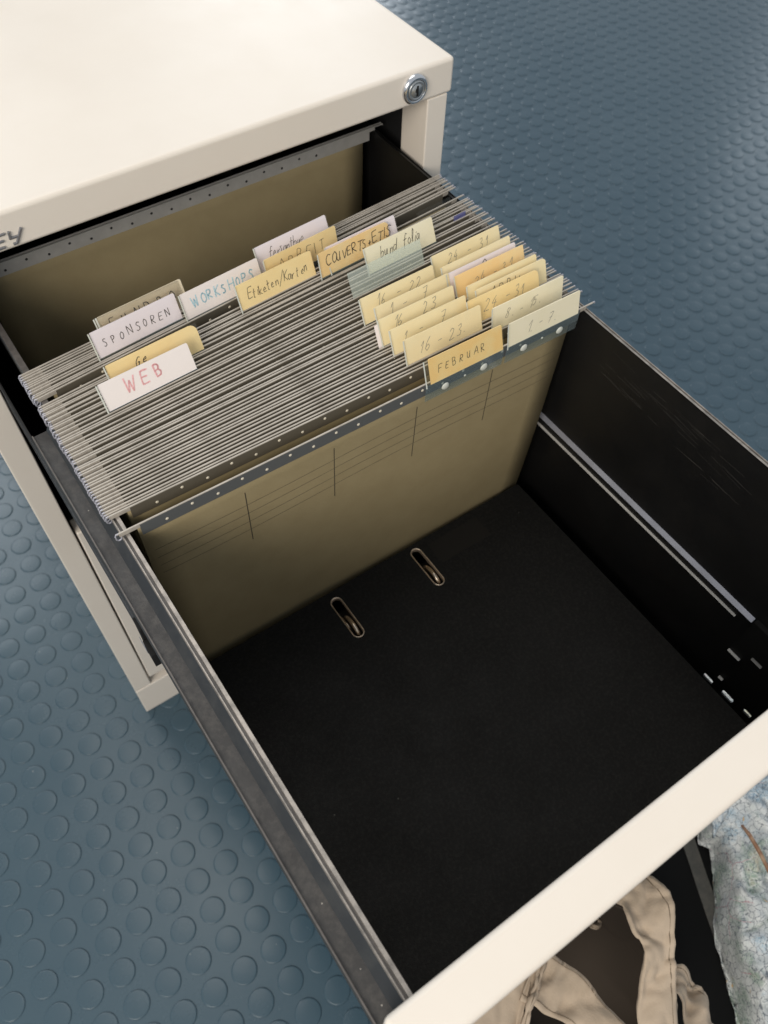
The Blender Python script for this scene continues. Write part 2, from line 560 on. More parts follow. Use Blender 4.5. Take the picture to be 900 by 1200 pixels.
def handwriting(text, x, y, h, adv, slant, wd, rnd, rise=0.0):
    """list of quads (four (x, y) corners) along pen strokes"""
    quads = []
    for ch in text:
        if ch != ' ':
            jx, jy, js = rnd.uniform(-.07, .07) * h, rnd.uniform(-.09, .09) * h, rnd.uniform(.84, 1.12)
            jr, jw = rnd.uniform(-.12, .12), rnd.uniform(.85, 1.12)
            for st in G[ch]:
                # smooth the stroke
                pts = []
                for i in range(len(st) - 1):
                    p0, p1, p2, p3 = st[max(i - 1, 0)], st[i], st[i + 1], st[min(i + 2, len(st) - 1)]
                    for k in range(4):
                        t = k / 4
                        q = []
                        for c in (0, 1):
                            s = 0.5 * ((2 * p1[c]) + (-p0[c] + p2[c]) * t + (2 * p0[c] - 5 * p1[c] + 4 * p2[c] - p3[c]) * t * t + (-p0[c] + 3 * p1[c] - 3 * p2[c] + p3[c]) * t ** 3)
                            lin = p1[c] + (p2[c] - p1[c]) * t
                            q.append(0.45 * s + 0.55 * lin)
                        pts.append(q)
                pts.append(list(st[-1]))
                P = [Vector((x + jx + (px * .95 * jw + (slant + jr) * py) * h * js, y + jy + (py - jr * px) * h * js)) for px, py in pts]
                for a, b in zip(P[:-1], P[1:]):
                    d = b - a
                    if d.length < 1e-7:
                        continue
                    n = Vector((-d.y, d.x)).normalized() * wd * rnd.uniform(.38, .58)
                    e = d.normalized() * wd * .25
                    quads.append((a - n - e, b - n + e, b + n + e, a + n - e))
        x += adv * (0.55 if ch in ' .iIl1' else 1.0) * (1.25 if ch in 'WM' else 1)
        y += rise
    return quads


# ------------------------------------------------------------------ floor
FZ = -0.6449
PITCH = 0.0368


def make_floor():
    mb = MB()
    mb.add([(-6, -6, FZ), (7, -6, FZ), (7, 9, FZ), (-6, 9, FZ)], [(0, 1, 2, 3)])
    n = 22
    rings = ((0.01445, 0.00002), (0.01418, 0.00080), (0.01362, 0.00116), (0.0128, 0.00122))
    i0, i1 = -21, 66
    for i in range(i0, i1):
        x = -0.0367 + 0.0369 * i
        for j in range(-14, 70):
            y = -0.0206 + PITCH * j
            if x > 0.2 + 0.95 * (y + 1.4) or y > 1.1 + 1.35 * (x + 0.35) or (x < -.06 and y > 0.80):
                continue
            vs, fs = [], []
            for r, h in rings:
                for k in range(n):
                    a = 2 * math.pi * k / n
                    vs.append((x + r * math.cos(a), y + r * math.sin(a), FZ + h))
            for l in range(3):
                for k in range(n):
                    k2 = (k + 1) % n
                    fs.append((l * n + k, l * n + k2, (l + 1) * n + k2, (l + 1) * n + k))
            fs.append(tuple(3 * n + k for k in range(n)))
            mb.add(vs, fs)
    o = mb.build('floor', M['floor'], smooth=True)
    return tag(o, 'blue grey rubber floor covered with round studs', 'floor', kind='structure')


make_floor()

# ------------------------------------------------------------------ the cabinet
YC = 0.1974
CAB = thing('filing_cabinet', 'cream metal filing cabinet with its upper drawer pulled out', 'cabinet', (0.173, 0.50, FZ))


def in_cab(o):
    o.location = Vector(o.location) - Vector(CAB.location)
    o.parent = CAB
    return o


XL, XR = -0.0362, 0.3826
in_cab(MB().box((XL, YC, 0.0535), (XR, 0.82, 0.0808)).build('cabinet_top', M['cream'], bevel=0.0032))
in_cab(MB().box((XL + .0035, YC + .0012, FZ + .066), (-0.0122, 0.815, 0.0533)).build('side_panel', M['cream'], bevel=0.0012))
rp = MB()
rp.box((0.3600, YC + .0012, FZ + .066), (XR - .0035, YC + .034, 0.0533))
rp.box((0.3742, YC + .0342, FZ + .066), (XR - .0035, 0.815, 0.0533))
in_cab(rp.build('side_panel', M['cream'], bevel=0.0012))
in_cab(MB().box((-0.012, 0.80, FZ + .066), (0.3740, 0.815, 0.0530)).build('back_panel', M['chassis']))
pl = MB().box((XL + .0035, YC + .0008, FZ + .001), (XR - .0035, 0.815, FZ + .0650))
in_cab(pl.build('plinth', M['cream'], bevel=0.0014))
lining = MB()
lining.box((-0.0118, YC + .036, -0.2330), (-0.0112, 0.795, 0.0525))
lining.box((0.3700, YC + .036, -0.2330), (0.3738, 0.795, 0.0525))
lining.box((-0.0110, YC + .02, 0.0500), (0.3735, 0.795, 0.0525))
in_cab(lining.build('interior_lining', M['chassis']))
lowd = MB().box((-0.0102, YC + .0006, -0.5610), (0.3585, YC + .019, -0.2400))
in_cab(lowd.build('lower_drawer_front', M['cream'], bevel=0.0015))
low2 = MB().box((-0.009, YC + .0192, -0.5600), (0.3575, 0.78, -0.2480))
in_cab(low2.build('lower_drawer_body', M['chassis']))
# slides of the upper drawer
for nm, s in (('l', 1), ('r', -1)):
    xs = (lambda x: x) if s == 1 else (lambda x: 0.3625 - x)
    sl = MB()
    sl.box((xs(-0.0110), 0.78, -0.066), (xs(-0.0100), -0.030, -0.036))
    sl.box((xs(-0.0118), 0.78, -0.0415), (xs(-0.0110), -0.030, -0.0385), 1)
    sl.box((xs(-0.0118), 0.78, -0.0640), (xs(-0.0110), -0.030, -0.0600), 1)
    sr = in_cab(sl.build('slide_rail', [M['chassis'], M['slate']]))
    st = MB().box((xs(-0.0126), -0.040, -0.070), (xs(-0.0096), -0.0303, -0.034)).box((xs(-0.0135), -0.052, -0.060), (xs(-0.0098), -0.0402, -0.046))
    st.box((xs(-0.0140), -0.045, -0.054), (xs(-0.0137), -0.036, -0.047), 1)
    so = st.build('slide_stop', [M['void'], M['bare']], bevel=0.0008)
    so.parent = sr

# lock on the lip
lk = MB()
LX, LZ = 0.3452, 0.0670
n = 40


def ring_disc(mb, prof, mi=0):
    """(radius, depth forward) pairs swept round the lock axis; flats squared off slightly"""
    vs, fs = [], []
    for r, d in prof:
        for k in range(n):
            a = 2 * math.pi * k / n
            vs.append((LX + r * math.cos(a), YC - d, LZ + r * math.sin(a)))
    m = len(prof)
    for l in range(m - 1):
        for k in range(n):
            k2 = (k + 1) % n
            fs.append((l * n + k, l * n + k2, (l + 1) * n + k2, (l + 1) * n + k))
    fs.append(tuple((m - 1) * n + k for k in range(n)))
    mb.add(vs, fs, mi)


ring_disc(lk, ((0.0112, -0.001), (0.0112, 0.0010), (0.0108, 0.0024), (0.0096, 0.0034), (0.0084, 0.0036), (0.0078, 0.0030), (0.0076, 0.0020)))
LOCK = in_cab(lk.build('lock', M['chrome'], smooth=True))
lf = MB()
ring_disc(lf, ((0.0075, 0.0015), (0.0075, 0.0034), (0.0071, 0.0040), (0.0058, 0.0042), (0.0056, 0.0038), (0.0052, 0.0038), (0.0050, 0.0043)))
face = lf.build('lock_cylinder', M['lockface'], LOCK, smooth=True)
face.location = (0, 0, 0)
kw = MB().box((LX - .0008, YC - .00465, LZ - .0038), (LX + .0008, YC - .0043, LZ + .0040))
kw.box((LX - .0016, YC - .00462, LZ - .0006), (LX + .0002, YC - .0043, LZ + .0022))
kw.build('keyway', M['void'], LOCK)
# maker's badge
BS = {'B': [[(0, 0), (0, 1), (.7, 1), (.8, .8), (.7, .55), (0, .5)], [(.7, .5), (.85, .25), (.75, 0), (0, 0)]],
      'I': [[(.3, 0), (.3, 1)]],
      'S': [[(.85, 1), (0, 1), (0, .52), (.85, .48), (.85, 0), (0, 0)]],
      'L': [[(0, 1), (0, 0), (.85, 0)]],
      'E': [[(.9, 1), (0, 1), (0, 0), (.9, 0)], [(0, .5), (.8, .5)]],
      'Y': [[(0, 1), (.10, .50), (.80, .50)], [(.95, 1), (.62, 0), (.40, 0)]]}
bd = MB()
bx, hgt = -0.0150, 0.0088
for ch in 'BISLEY':
    for stt in BS[ch]:
        P = [(bx + (px * .0082) + .0026 * pz, 0.0577 + pz * hgt) for px, pz in stt]
        for (ax, az), (b_x, bz) in zip(P[:-1], P[1:]):
            d = Vector((b_x - ax, bz - az))
            nn = Vector((-d.y, d.x)).normalized() * .00072
            e = d.normalized() * .0006
            q = [(ax - nn.x - e.x, az - nn.y - e.y), (b_x - nn.x + e.x, bz - nn.y + e.y), (b_x + nn.x + e.x, bz + nn.y + e.y), (ax + nn.x - e.x, az + nn.y - e.y)]
            y0, y1 = YC + .0003, YC - .0013 - random.random() * .0001
            bd.add([(x, y0, z) for x, z in q] + [(x, y1, z) for x, z in q],
                   [(3, 2, 1, 0), (4, 5, 6, 7), (0, 1, 5, 4), (1, 2, 6, 5), (2, 3, 7, 6), (3, 0, 4, 7)])
    bx += 0.0055 if ch == 'I' else 0.0104
in_cab(bd.build('badge', M['badge'], bevel=0.0003))

# upper drawer: a part of the cabinet, its panels are sub-parts
DZ = -0.262
YF, YB = -0.2775, 0.300
tray = MB().box((0.0086, YB, DZ - .003), (0.3522, YF, DZ)).box((0.0086, YB - .002, DZ + .0004), (0.3522, YB, -0.03))
DRAWER = in_cab(tray.build('drawer_tray', M['black']))


def in_drawer(o):
    o.parent = DRAWER
    return o


# note: DRAWER sits at the cabinet's origin offset, children share its space
prof = [(.0083, DZ), (.0083, -.0018), (.0080, -.0010), (.0060, -.0010), (.0057, -.0024), (.0046, -.0024), (.0043, -.0012), (.0037, -.0012),
        (.0033, -.0030), (-.0015, -.0118), (-.0100, -.0123), (-.0102, -.0110), (-.0109, -.0110), (-.0111, -.0126), (-.0111, -.0300), (-.0100, -.0300),
        (-.0098, -.0138), (-.0022, -.0134), (.0066, -.0040), (.0068, DZ)]
mis = [2, 2, 1, 1, 3, 1, 1, 1, 4, 0, 0, 3, 3, 0, 0, 2, 2, 2, 2, 2]
lw = MB().extrude_y(prof, 0.108, YF, mis)
lw.extrude_y([(.0083, DZ), (.0083, -.0018), (.0080, -.0010), (.0040, -.0010), (.0034, -.0024), (.0034, -.012), (.0050, -.012), (.0066, -.0040), (.0068, DZ)], YB, 0.1083, [2, 3, 3, 4, 2, 2, 2, 2, 2])
in_drawer(lw.build('side_wall', [M['dusty'], M['worn'], M['black'], M['umber'], M['slate']]))
# right wall with embossed ledges and slots
XW = 0.3523
holes = [rrect(-.2285, -.2240, -.2195, -.2190, .0008), rrect(-.2490, -.2225, -.2380, -.2165, .0015), rrect(-.2655, -.2180, -.2585, -.2135, .0008)]
v, f = fill2d([rrect(YF + .0005, DZ, YB, -.0018, .0002)] + holes, .0014)
rw = MB()
rw.add([(XW + .0007 + z, y, zz) for y, zz, z in v], f, 0)
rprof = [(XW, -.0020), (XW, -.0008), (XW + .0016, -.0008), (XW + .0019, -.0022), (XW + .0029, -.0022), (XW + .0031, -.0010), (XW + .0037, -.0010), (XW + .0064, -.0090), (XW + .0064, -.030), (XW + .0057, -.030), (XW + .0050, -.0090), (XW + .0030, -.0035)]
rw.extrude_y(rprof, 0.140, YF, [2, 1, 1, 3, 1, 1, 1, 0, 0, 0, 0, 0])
rw.extrude_y(rprof, YB, 0.1403, 0)  # shade inside the cabinet painted in: rear lip black, wear only further forward
# raised ledge strips
rw.add([(XW - .0002, 0.10, -.1201), (XW - .0031, 0.10, -.1230), (XW - .0031, -.2222, -.1230), (XW - .0002, -.2222, -.1201),
        (XW - .0002, 0.10, -.1262), (XW - .0002, -.2222, -.1262)], [(0, 1, 2, 3), (1, 4, 5, 2), (2, 5, 3), (0, 4, 1)], 4)
rw.add([(XW - .0002, 0.08, -.1331), (XW - .0018, 0.08, -.1341), (XW - .0018, -.2105, -.1341), (XW - .0002, -.2105, -.1331),
        (XW - .0002, 0.08, -.1352), (XW - .0002, -.2105, -.1352)], [(0, 1, 2, 3), (1, 4, 5, 2), (2, 5, 3), (0, 4, 1)], 5)
# front bracket folded from the wall, with two punched tongues
rw.box((XW - .0045, -.2235, -.150), (XW - .0003, YF + .0008, -.1185), 0)
for y0, y1, zz in ((-.2215, -.2325, -.1690), (-.2380, -.2470, -.1560), (-.229, -.233, -.205)):
    rw.add([(XW - .0004, y0, zz), (XW - .0022, y0, zz - .0011), (XW - .0022, y1, zz - .0011), (XW - .0004, y1, zz), (XW - .0004, y0, zz - .0022), (XW - .0004, y1, zz - .0022)],
           [(0, 1, 2, 3), (1, 4, 5, 2), (2, 5, 3), (0, 4, 1)], 5)
rnd = random.Random(3)
for k in range(46):      # scuffs along the top of the wall
    y = rnd.uniform(-.03, -.15)
    z = -.012 - rnd.random() ** 1.5 * .030 - max(0, (-.03 - y)) * .05
    ln = rnd.uniform(.006, .026)
    sl = rnd.uniform(-.28, .08)
    w = rnd.uniform(.00010, .00026)
    x = XW - .00006 - k * .000002
    rw.add([(x, y, z), (x, y - ln, z + sl * ln * .5), (x, y - ln, z + sl * ln * .5 + w), (x, y, z + w)], [(0, 1, 2, 3)], 6)
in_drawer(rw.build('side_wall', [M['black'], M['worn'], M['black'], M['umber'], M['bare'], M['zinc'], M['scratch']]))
fp = MB().box((-0.0102, YF - .0200, -0.2340), (0.3585, YF, 0.0450))
in_drawer(fp.build('drawer_front', M['cream'], bevel=0.0026))

# ------------------------------------------------------------------ hanging folders
XE = 0.3622        # right end of a rail (left end is at 0)


def make_rail_mesh(kind):
    mb = MB()
    strip = {'grey': 1, 'zinc': 1, 'dark': 1}[kind]
    mb.box((0.0145, -.0005, -.0088), (0.3485, .00036, .0015), strip)
    mb.box((0.0008, -.00049, .0013), (XE - .0008, .00049, .0021), 0)
    mb.box((0.0020, -.0007, -.0008), (0.0146, .0007, .0012), 0)
    mb.box((0.3484, -.0006, -.0012), (0.3540, .0006, .0011), 0)
    # the hooks
    for s, o in ((1, 0.0), (-1, XE)):
        pts = [(.0020, 0, .0019), (.0004, 0, .0019), (-.0002, 0, .0006), (-.0001, 0, -.0026), (.0008, 0, -.0040), (.0022, 0, -.0040), (.0030, 0, -.0026), (.0032, 0, -.0012)]
        if s == -1:
            pts = pts[:3]
        mb.tube([(o + s * x, y, z) for x, y, z in pts], .00048, 6, 2)
    x = 0.0305
    for k in range(17):
        for side in (-1, 1):
            mb.dome((x, side * .0005, -.0022 if k % 2 else -.0048), (0, side, 0), (0, 0, 1), .0011, .0005, 8, 3)
        x += 0.0166 if k % 2 == 0 else 0.0165
    me_mats = [M['bead'], M['strip'], M['hook'], M['dot']] if kind == 'grey' else [M['bead'], M['strip_dark'], M['hook'], M['dot']] if kind == 'dark' else [M['zinc'], M['zinc'], M['zinc'], M['darkdot']]
    o = mb.build('rail', me_mats)
    me = o.data
    bpy.data.objects.remove(o)
    return me


RAIL = make_rail_mesh('grey')
RAIL_Z = make_rail_mesh('zinc')
RAIL_D = make_rail_mesh('dark')


RJ = random.Random(21)


def add_rail(root, y, yaw, mesh):
    o = bpy.data.objects.new('rail', mesh)
    COL.objects.link(o)
    o.parent = root
    k = 0 if y == 0 and yaw == 0 and root.location.y < .002 else 1
    o.location = (RJ.uniform(-.0004, .0004) * k, y + RJ.uniform(-.0004, .0004) * k, RJ.uniform(-.0006, .0002) * k)
    o.rotation_euler = (0, RJ.uniform(-.0015, .0015) * k, yaw + RJ.uniform(-.0022, .0022) * k)
    return o


def pocket(root, gap, seed, depth=.238, belly=.0, printed=False, full=False):
    """two card sheets hanging from the rails and folded together at the bottom; local y=0 is the front rail"""
    rd = random.Random(seed)
    nx = 16
    mb = MB()
    ph = rd.uniform(0, 6)
    amp = rd.uniform(.0002, .0005)

    def yf(x, t):
        b = belly * t + (gap * .5 - belly) * max(0, (t - .8) / .2) ** 2
        return .0009 + b + amp * math.sin(ph + x * 26) * math.sin(math.pi * min(1, t))

    def yb(x, t):
        return gap + .0009 - gap * .5 * t ** 2 + amp * math.sin(ph + 1 + x * 21) * t
    x0, x1 = 0.0128, 0.3420
    nt_ = 14

    def px(i, t):
        return x0 + (x1 - .0085 * t * t - x0) * i / nx
    rows = [(0, k / nt_) for k in range(nt_ + 1)] + [(1, 1 - k / nt_) for k in range(1, nt_ + 1)]
    vs = []
    for side, t in rows:
        for i in range(nx + 1):
            x = px(i, t)
            y = yf(x, t) if side == 0 else yb(x, t)
            if t > .999:
                y = gap * .5
            vs.append((x, y, -.0005 - t * depth))
    fs = []
    w = nx + 1
    for r_ in range(len(rows) - 1):
        for i in range(nx):
            fs.append((r_ * w + i, r_ * w + i + 1, (r_ + 1) * w + i + 1, (r_ + 1) * w + i))
    mb.add(vs, fs, 0)
    o = mb.build('pocket', [M['olive'], M['print']], root, smooth=True, solid=.0005)
    if printed:
        pr = MB()

        def line(pts, wd, mi):
            for (ax, az), (bx_, bz) in zip(pts[:-1], pts[1:]):
                d = Vector((bx_ - ax, bz - az))
                nn = Vector((-d.y, d.x)).normalized() * wd / 2
                q = [(ax - nn.x, az - nn.y), (bx_ - nn.x, bz - nn.y), (bx_ + nn.x, bz + nn.y), (ax + nn.x, az + nn.y)]
                pr.add([(x, yf(x, -z / depth) - .0004, z) for x, z in q], [(0, 1, 2, 3)], mi)
        for k in range(4):
            z = -.0310 - .0093 * k
            line([(.0180 + (.337 - .0180) * i / 40, z - .0012 * math.sin(i * .2)) for i in range(41)], .00042, 1)
        for xx in (.0805, .1452, .2105, .2745):
            line([(xx, -.0185 - .0545 * i / 10) for i in range(11)], .0006, 0)
        p = pr.build('printed_ruling', [M['print'], M['crimp']], o)
    return o


def tab(root, x, y, card, text='', ink='ink_dark', h=.0070, adv=.0064, tx=.008, ty=.0055, slant=.15, wd=.00055, lean=.19, w=.0645, top=.0188,
        film='clear', low='clear_low', radii=(0.0004, 0.0004, 0.0012, 0.0008), seed=0, rise=0.0, low_h=.0125, dz=0.0, side=None, inset=0.0012):
    """clear plastic label holder clipped to the front rail, with its written card; x, y in the folder's space"""
    rd = random.Random(seed * 7 + 11)
    cl, sl = math.cos(lean), math.sin(lean)

    def up(u, v, d):       # point on the leaning part; d = distance in front of the card plane
        return (x + u, y - .0016 + v * sl - d * cl, dz + .0012 + v * cl + d * sl)
    mb = MB()
    ta = .00030
    # lower flap hugging the rail
    a = [(0, -low_h), (w, -low_h), (w, .0016), (0, .0016)]
    mb.add([(x + u, y - .0020, dz + v) for u, v in a] + [(x + u, y - .0020 - ta, dz + v) for u, v in a],
           [(0, 1, 2, 3), (7, 6, 5, 4), (0, 4, 5, 1), (1, 5, 6, 2), (2, 6, 7, 3), (3, 7, 4, 0)], 1)
    if film:
        b = [(0, .0008), (w, .0008), (w, top + .0004), (0, top + .0004)]
        mb.add([up(u, v, .0010) for u, v in b], [(0, 1, 2, 3)], 0)
    for u in (w * .25, w * .75):
        c = Vector((x + u, y - .0020 - ta, dz - .0062))
        mb.dome(c, (0, -1, 0), (0, 0, 1), .0030, .0011, 14, 2)
    mb.dome((x + w * .5, y - .0020 - ta, dz - .0052), (0, -1, 0), (0, 0, 1), .0009, .0004, 8, 2)
    if film and card:
        e0, e1 = -.0004, .0005
        mb.add([up(e0, -.001, .0013), up(e1, -.001, .0014), up(e1, top + .0003, .0014), up(e0, top + .0003, .0013)], [(0, 1, 2, 3)], 2)
    t = mb.build('label_tab', [M[film or 'clear'], M[low], M['button']], root, smooth=False)
    if card:
        v, f = fill2d([rrect(inset, 0.0, w - .0006, top, list(radii), 4)], .0004)
        cb = MB()
        cb.add([up(u, vv, d + .0002) for u, vv, d in v], f, 0)
        if side:      # white second sheet showing at the left behind the card
            v, f = fill2d([rrect(-.0022, -.0012, w * .6, top - .003, .0003, 2)], .0003)
            cb.add([up(u, vv, d - .0005) for u, vv, d in v], f, 2)
        for q in handwriting(text, tx, ty, h, adv, slant, wd, rd, rise):
            cb.add([up(p.x, p.y, .00052) for p in q], [(0, 1, 2, 3)], 1)
        cb.build('label_card', [M[card], M[ink], M['c_white']], t)
    return t


def yright(yl):
    pts = [(0.0015, -0.003), (.015, .0105), (.0178, .0150), (.112, .140), (.121, .156), (.148, .1775), (.3, .33)]
    if yl <= pts[0][0]:
        return yl - .0045
    for (a, b), (c, d) in zip(pts[:-1], pts[1:]):
        if yl <= c:
            return b + (d - b) * (yl - a) / (c - a)


GRP = 'hanging folders packed in the drawer'
PLAIN = 'untabbed olive hanging folder packed among the tabbed ones in the drawer'


def folder(yl, gap, label, tabs=(), belly=0.0, printed=False, mesh=None, yr=None, group=GRP):
    yr = yright(yl) if yr is None else yr
    yaw = math.atan2(yr - yl, XE)
    root = thing('hanging_folder', label, 'hanging folder', (0.0004, yl, 0), yaw, group)
    root.rotation_euler = (0, 0, yaw)
    y2 = yl + gap
    yr2 = yright(y2) if mesh is None else yr + gap
    gap = gap + (RJ.uniform(-.0006, .0004) if mesh is None and gap < .01 else 0)
    add_rail(root, 0, 0, mesh or (RAIL if printed else RAIL_D))
    add_rail(root, gap, math.atan2(yr2 - y2, XE) - yaw, mesh or RAIL_D)
    pocket(root, gap, int(yl * 1e5) + 3, belly=belly, printed=printed)
    for k, d in enumerate(tabs):
        d = dict(d)
        xx, ytop = d.pop('x'), d.pop('ytop')      # measured: left end, depth of the card's top edge
        line = yl + (yr - yl) * (xx + .032) / XE
        oy = max(-.0030, min(-.0002, ytop - .0035 + .0016 - line))
        d['lean'] = max(.02, min(.42, (ytop - (line + oy - .0016)) / .0185))
        tab(root, xx, oy, seed=int(yl * 1e4) + k, **d)
    return root


PEN = dict(ink='ink_pencil', wd=.0004, slant=.32, h=.0074)
NUM = dict(PEN, adv=.0058)
folder(0.0012, .0138, 'front olive hanging folder with FEBRUAR tab and ruled face', [
    dict(x=.2138, ytop=.0022, card='c_orange', text='FEBRUAR', h=.0052, adv=.0058, tx=.0110, ty=.0065, slant=.12, wd=.00042, film='amber', low='clear_low', inset=.0042),
    dict(x=.2805, ytop=-.0014, card='c_pale', text='1. - 7.', tx=.017, ty=.0050, **NUM)], belly=.006, printed=True)
folder(.0172, .0024, 'olive hanging folder tabbed 8. - 15. at its right end', [
    dict(x=.2808, ytop=.0162, card='c_pale', text='8. - 15.', tx=.012, ty=.0060, **NUM)])
folder(.0216, .0024, 'olive hanging folder tabbed 16 - 23. just behind the FEBRUAR tab', [
    dict(x=.2140, ytop=.0248, card='c_cream', text='16 - 23.', tx=.012, ty=.0045, **dict(NUM, h=.0082, adv=.0064))])
folder(.0268, .0024, 'olive hanging folder tabbed 24. - 31 on deep yellow card with rounded corner', [
    dict(x=.2712, ytop=.0318, card='c_yellow', text='24. - 31', tx=.014, ty=.0066, radii=(.0004, .0004, .004, .001), **NUM)])
folder(.0316, .0024, 'olive hanging folder with a 1 - 7 tab and an APRIL tab beside it', [
    dict(x=.2118, ytop=.0380, card='c_cream', text='1   -    7', tx=.010, ty=.0075, **NUM),
    dict(x=.2834, ytop=.0380, card='c_cream', text='APRIL', tx=.014, ty=.0092, h=.0064, adv=.0068, wd=.00045, radii=(.0004, .0004, .003, .001))])
folder(.0366, .0024, 'olive hanging folder with a blank cream tab behind the APRIL tab', [
    dict(x=.2806, ytop=.0445, card='c_cream')])
folder(.0414, .0024, 'olive hanging folder tabbed 16 - 23 with white slip showing behind its card', [
    dict(x=.2110, ytop=.0505, card='c_cream', text='16     23', tx=.012, ty=.0088, side=True, **NUM)])
folder(.0462, .0024, 'olive hanging folder tabbed 24. - 31 on orange card', [
    dict(x=.2798, ytop=.0580, card='c_orange', text='24. - 31', tx=.016, ty=.0058, **NUM)])
folder(.0510, .0024, 'olive hanging folder with a 1 - 7 tab and a white OO tab', [
    dict(x=.2160, ytop=.0619, card='c_cream', text='1  -    7', tx=.012, ty=.0085, **NUM),
    dict(x=.2775, ytop=.0647, card='c_lilac', text='OO -', tx=.024, ty=.0085, h=.0068, adv=.0074, wd=.0005, top=.0180)])
folder(.0562, .0024, 'olive hanging folder with a blank cream tab behind the white one', [
    dict(x=.2782, ytop=.0713, card='c_cream')])
folder(.0612, .0024, 'olive hanging folder tabbed 16 - 23, rearmost of its column of cream tabs', [
    dict(x=.2121, ytop=.0745, card='c_cream', text='16  -  22', tx=.014, ty=.0085, **NUM)])
folder(.0668, .0024, 'olive hanging folder tabbed 24 - 31, rearmost of the right-hand tabs', [
    dict(x=.2792, ytop=.0847, card='c_cream', text='24  -  31', tx=.014, ty=.0082, **NUM)])
folder(.0722, .0024, PLAIN)
folder(.0776, .0024, PLAIN)
folder(.0828, .0024, 'olive hanging folder with an empty frosted plastic tab', [
    dict(x=.2205, ytop=.1055, card=None, film='frost', low='frost', low_h=.008)])
folder(.0886, .0024, 'olive hanging folder tabbed WEB in pink pen', [
    dict(x=.0345, ytop=.0988, card='c_white', text='WEB', ink='ink_pink', h=.0088, adv=.0094, tx=.0165, ty=.0062, slant=.05, wd=.0011)])
folder(.0946, .0024, 'olive hanging folder with a handwritten cream tab behind the frosted one', [
    dict(x=.2442, ytop=.1182, card='c_pale', text='bund  folia', tx=.013, ty=.0075, slant=.3, wd=.00042, h=.0082, adv=.0041)])
folder(.1002, .0024, 'olive hanging folder with a yellow tab behind the WEB tab', [
    dict(x=.0450, ytop=.1108, card='c_yellow', text='Ge', tx=.019, ty=.0098, slant=.5, wd=.00055, h=.0064, adv=.0056, radii=(.0004, .0004, .005, .001), w=.0665),
    ])
folder(.1046, .0024, 'olive hanging folder with an empty clear tab ending in blue at the far right', [
    dict(x=.3000, ytop=.1300, card=None, film='clear', low='clear_low', w=.0330, low_h=.003),
    dict(x=.3330, ytop=.1284, card=None, film='bluefilm', low='bluefilm', w=.0120, low_h=.001, top=.0045)])
folder(.1088, .0024, 'olive hanging folder tabbed COUVERTS on orange card', [
    dict(x=.2134, ytop=.1295, card='c_orange', text='COUVERTS+ETIS', tx=.0065, ty=.0072, slant=.12, wd=.00062, h=.0074, adv=.0047, radii=(.0004, .0004, .004, .001)),
    dict(x=.2222, ytop=.1345, card='c_lilac', top=.0190)])
folder(.1130, .0024, 'olive hanging folder tabbed Etiketen/Karten on yellow card', [
    dict(x=.1490, ytop=.1322, card='c_yellow', text='Etiketen/Karten', tx=.008, ty=.0062, slant=.18, wd=.00042, h=.0074, adv=.0035, film='clear', low_h=.009)])
folder(.1222, .0024, 'olive hanging folder tabbed ARBEIT on yellow card', [
    dict(x=.1786, ytop=.1450, card='c_yellow', text='ARBEIT', tx=.012, ty=.0062, slant=.15, wd=.00036, h=.0078, adv=.0078)])
folder(.1270, .0024, 'olive hanging folder tabbed WORKSHOPS in pale blue pen', [
    dict(x=.1135, ytop=.1448, card='c_white', text='WORKSHOPS', ink='ink_blue', tx=.008, ty=.0066, slant=.05, wd=.0009, h=.0068, adv=.0056)])
folder(.1318, .0024, 'olive hanging folder tabbed SPONSOREN on white card', [
    dict(x=.0487, ytop=.1435, card='c_lilac', text='SPONSOREN', tx=.0075, ty=.0062, slant=.08, wd=.00046, h=.0056, adv=.0058)])
folder(.1364, .0024, 'olive hanging folder with a white tab of joined handwriting, rearmost tab in the row', [
    dict(x=.1800, ytop=.1628, card='c_lilac', text='fersantbue', tx=.011, ty=.0078, slant=.3, wd=.0004, h=.0076, adv=.0030)])
folder(.1410, .0024, 'olive hanging folder with a doubled beige tab behind the SPONSOREN tab', [
    dict(x=.0574, ytop=.1556, card='c_beige', text='FUNDRO', tx=.009, ty=.0078, slant=.05, wd=.0006, h=.0064, adv=.0090),
    dict(x=.0590, ytop=.1580, card='c_beige', top=.0190)])
folder(.1458, .0022, PLAIN)
folder(.2609, .0036, 'lone olive hanging folder at the back under the cabinet lip, grey rail', mesh=RAIL_Z, yr=.2609)

# ------------------------------------------------------------------ the lever arch file lying in the drawer
BX0, BX1, BY0, BY1, BZ = 0.0165, 0.3335, -0.2745, -0.0012, -0.1957
BIN = thing('lever_arch_file', 'black lever arch file lying flat in the drawer', 'binder', (0.175, -0.14, DZ + .001))


def in_bin(o, parent=None):
    o.parent = parent or BIN
    if parent is None:
        o.location = Vector(o.location) - Vector(BIN.location)
    return o


slots = [(.1348, -.0280), (.2156, -.0258)]
v, f = fill2d([rrect(BX0, BY0, BX1, BY1, .002)] + [stadium(cx, cy, .0046, .0200) for cx, cy in slots], .0028)
cv = MB()
cv.add([(x, y, BZ - .0014 + z) for x, y, z in v], f, 0)
v, f = fill2d([rrect(.2285, -.0300, .2800, -.0085, .001)], .0002)
cv.add([(x, y, BZ + .00012 + z) for x, y, z in v], f, 1)
cover = in_bin(cv.build('front_cover', [M['binder'], M['sticker']]))
in_bin(MB().box((BX0, BY0, DZ + .0012), (BX1, BY1, DZ + .0040)).build('back_cover', M['binder']))
in_bin(MB().box((BX0, BY0, DZ + .0042), (BX1, BY0 + .0028, BZ - .0030)).build('spine', M['binder']))
in_bin(MB().box((BX0 + .01, BY0 + .01, DZ + .0044), (BX1 - .02, BY1 - .006, BZ - .030)).build('paper_stack', M['recess']))
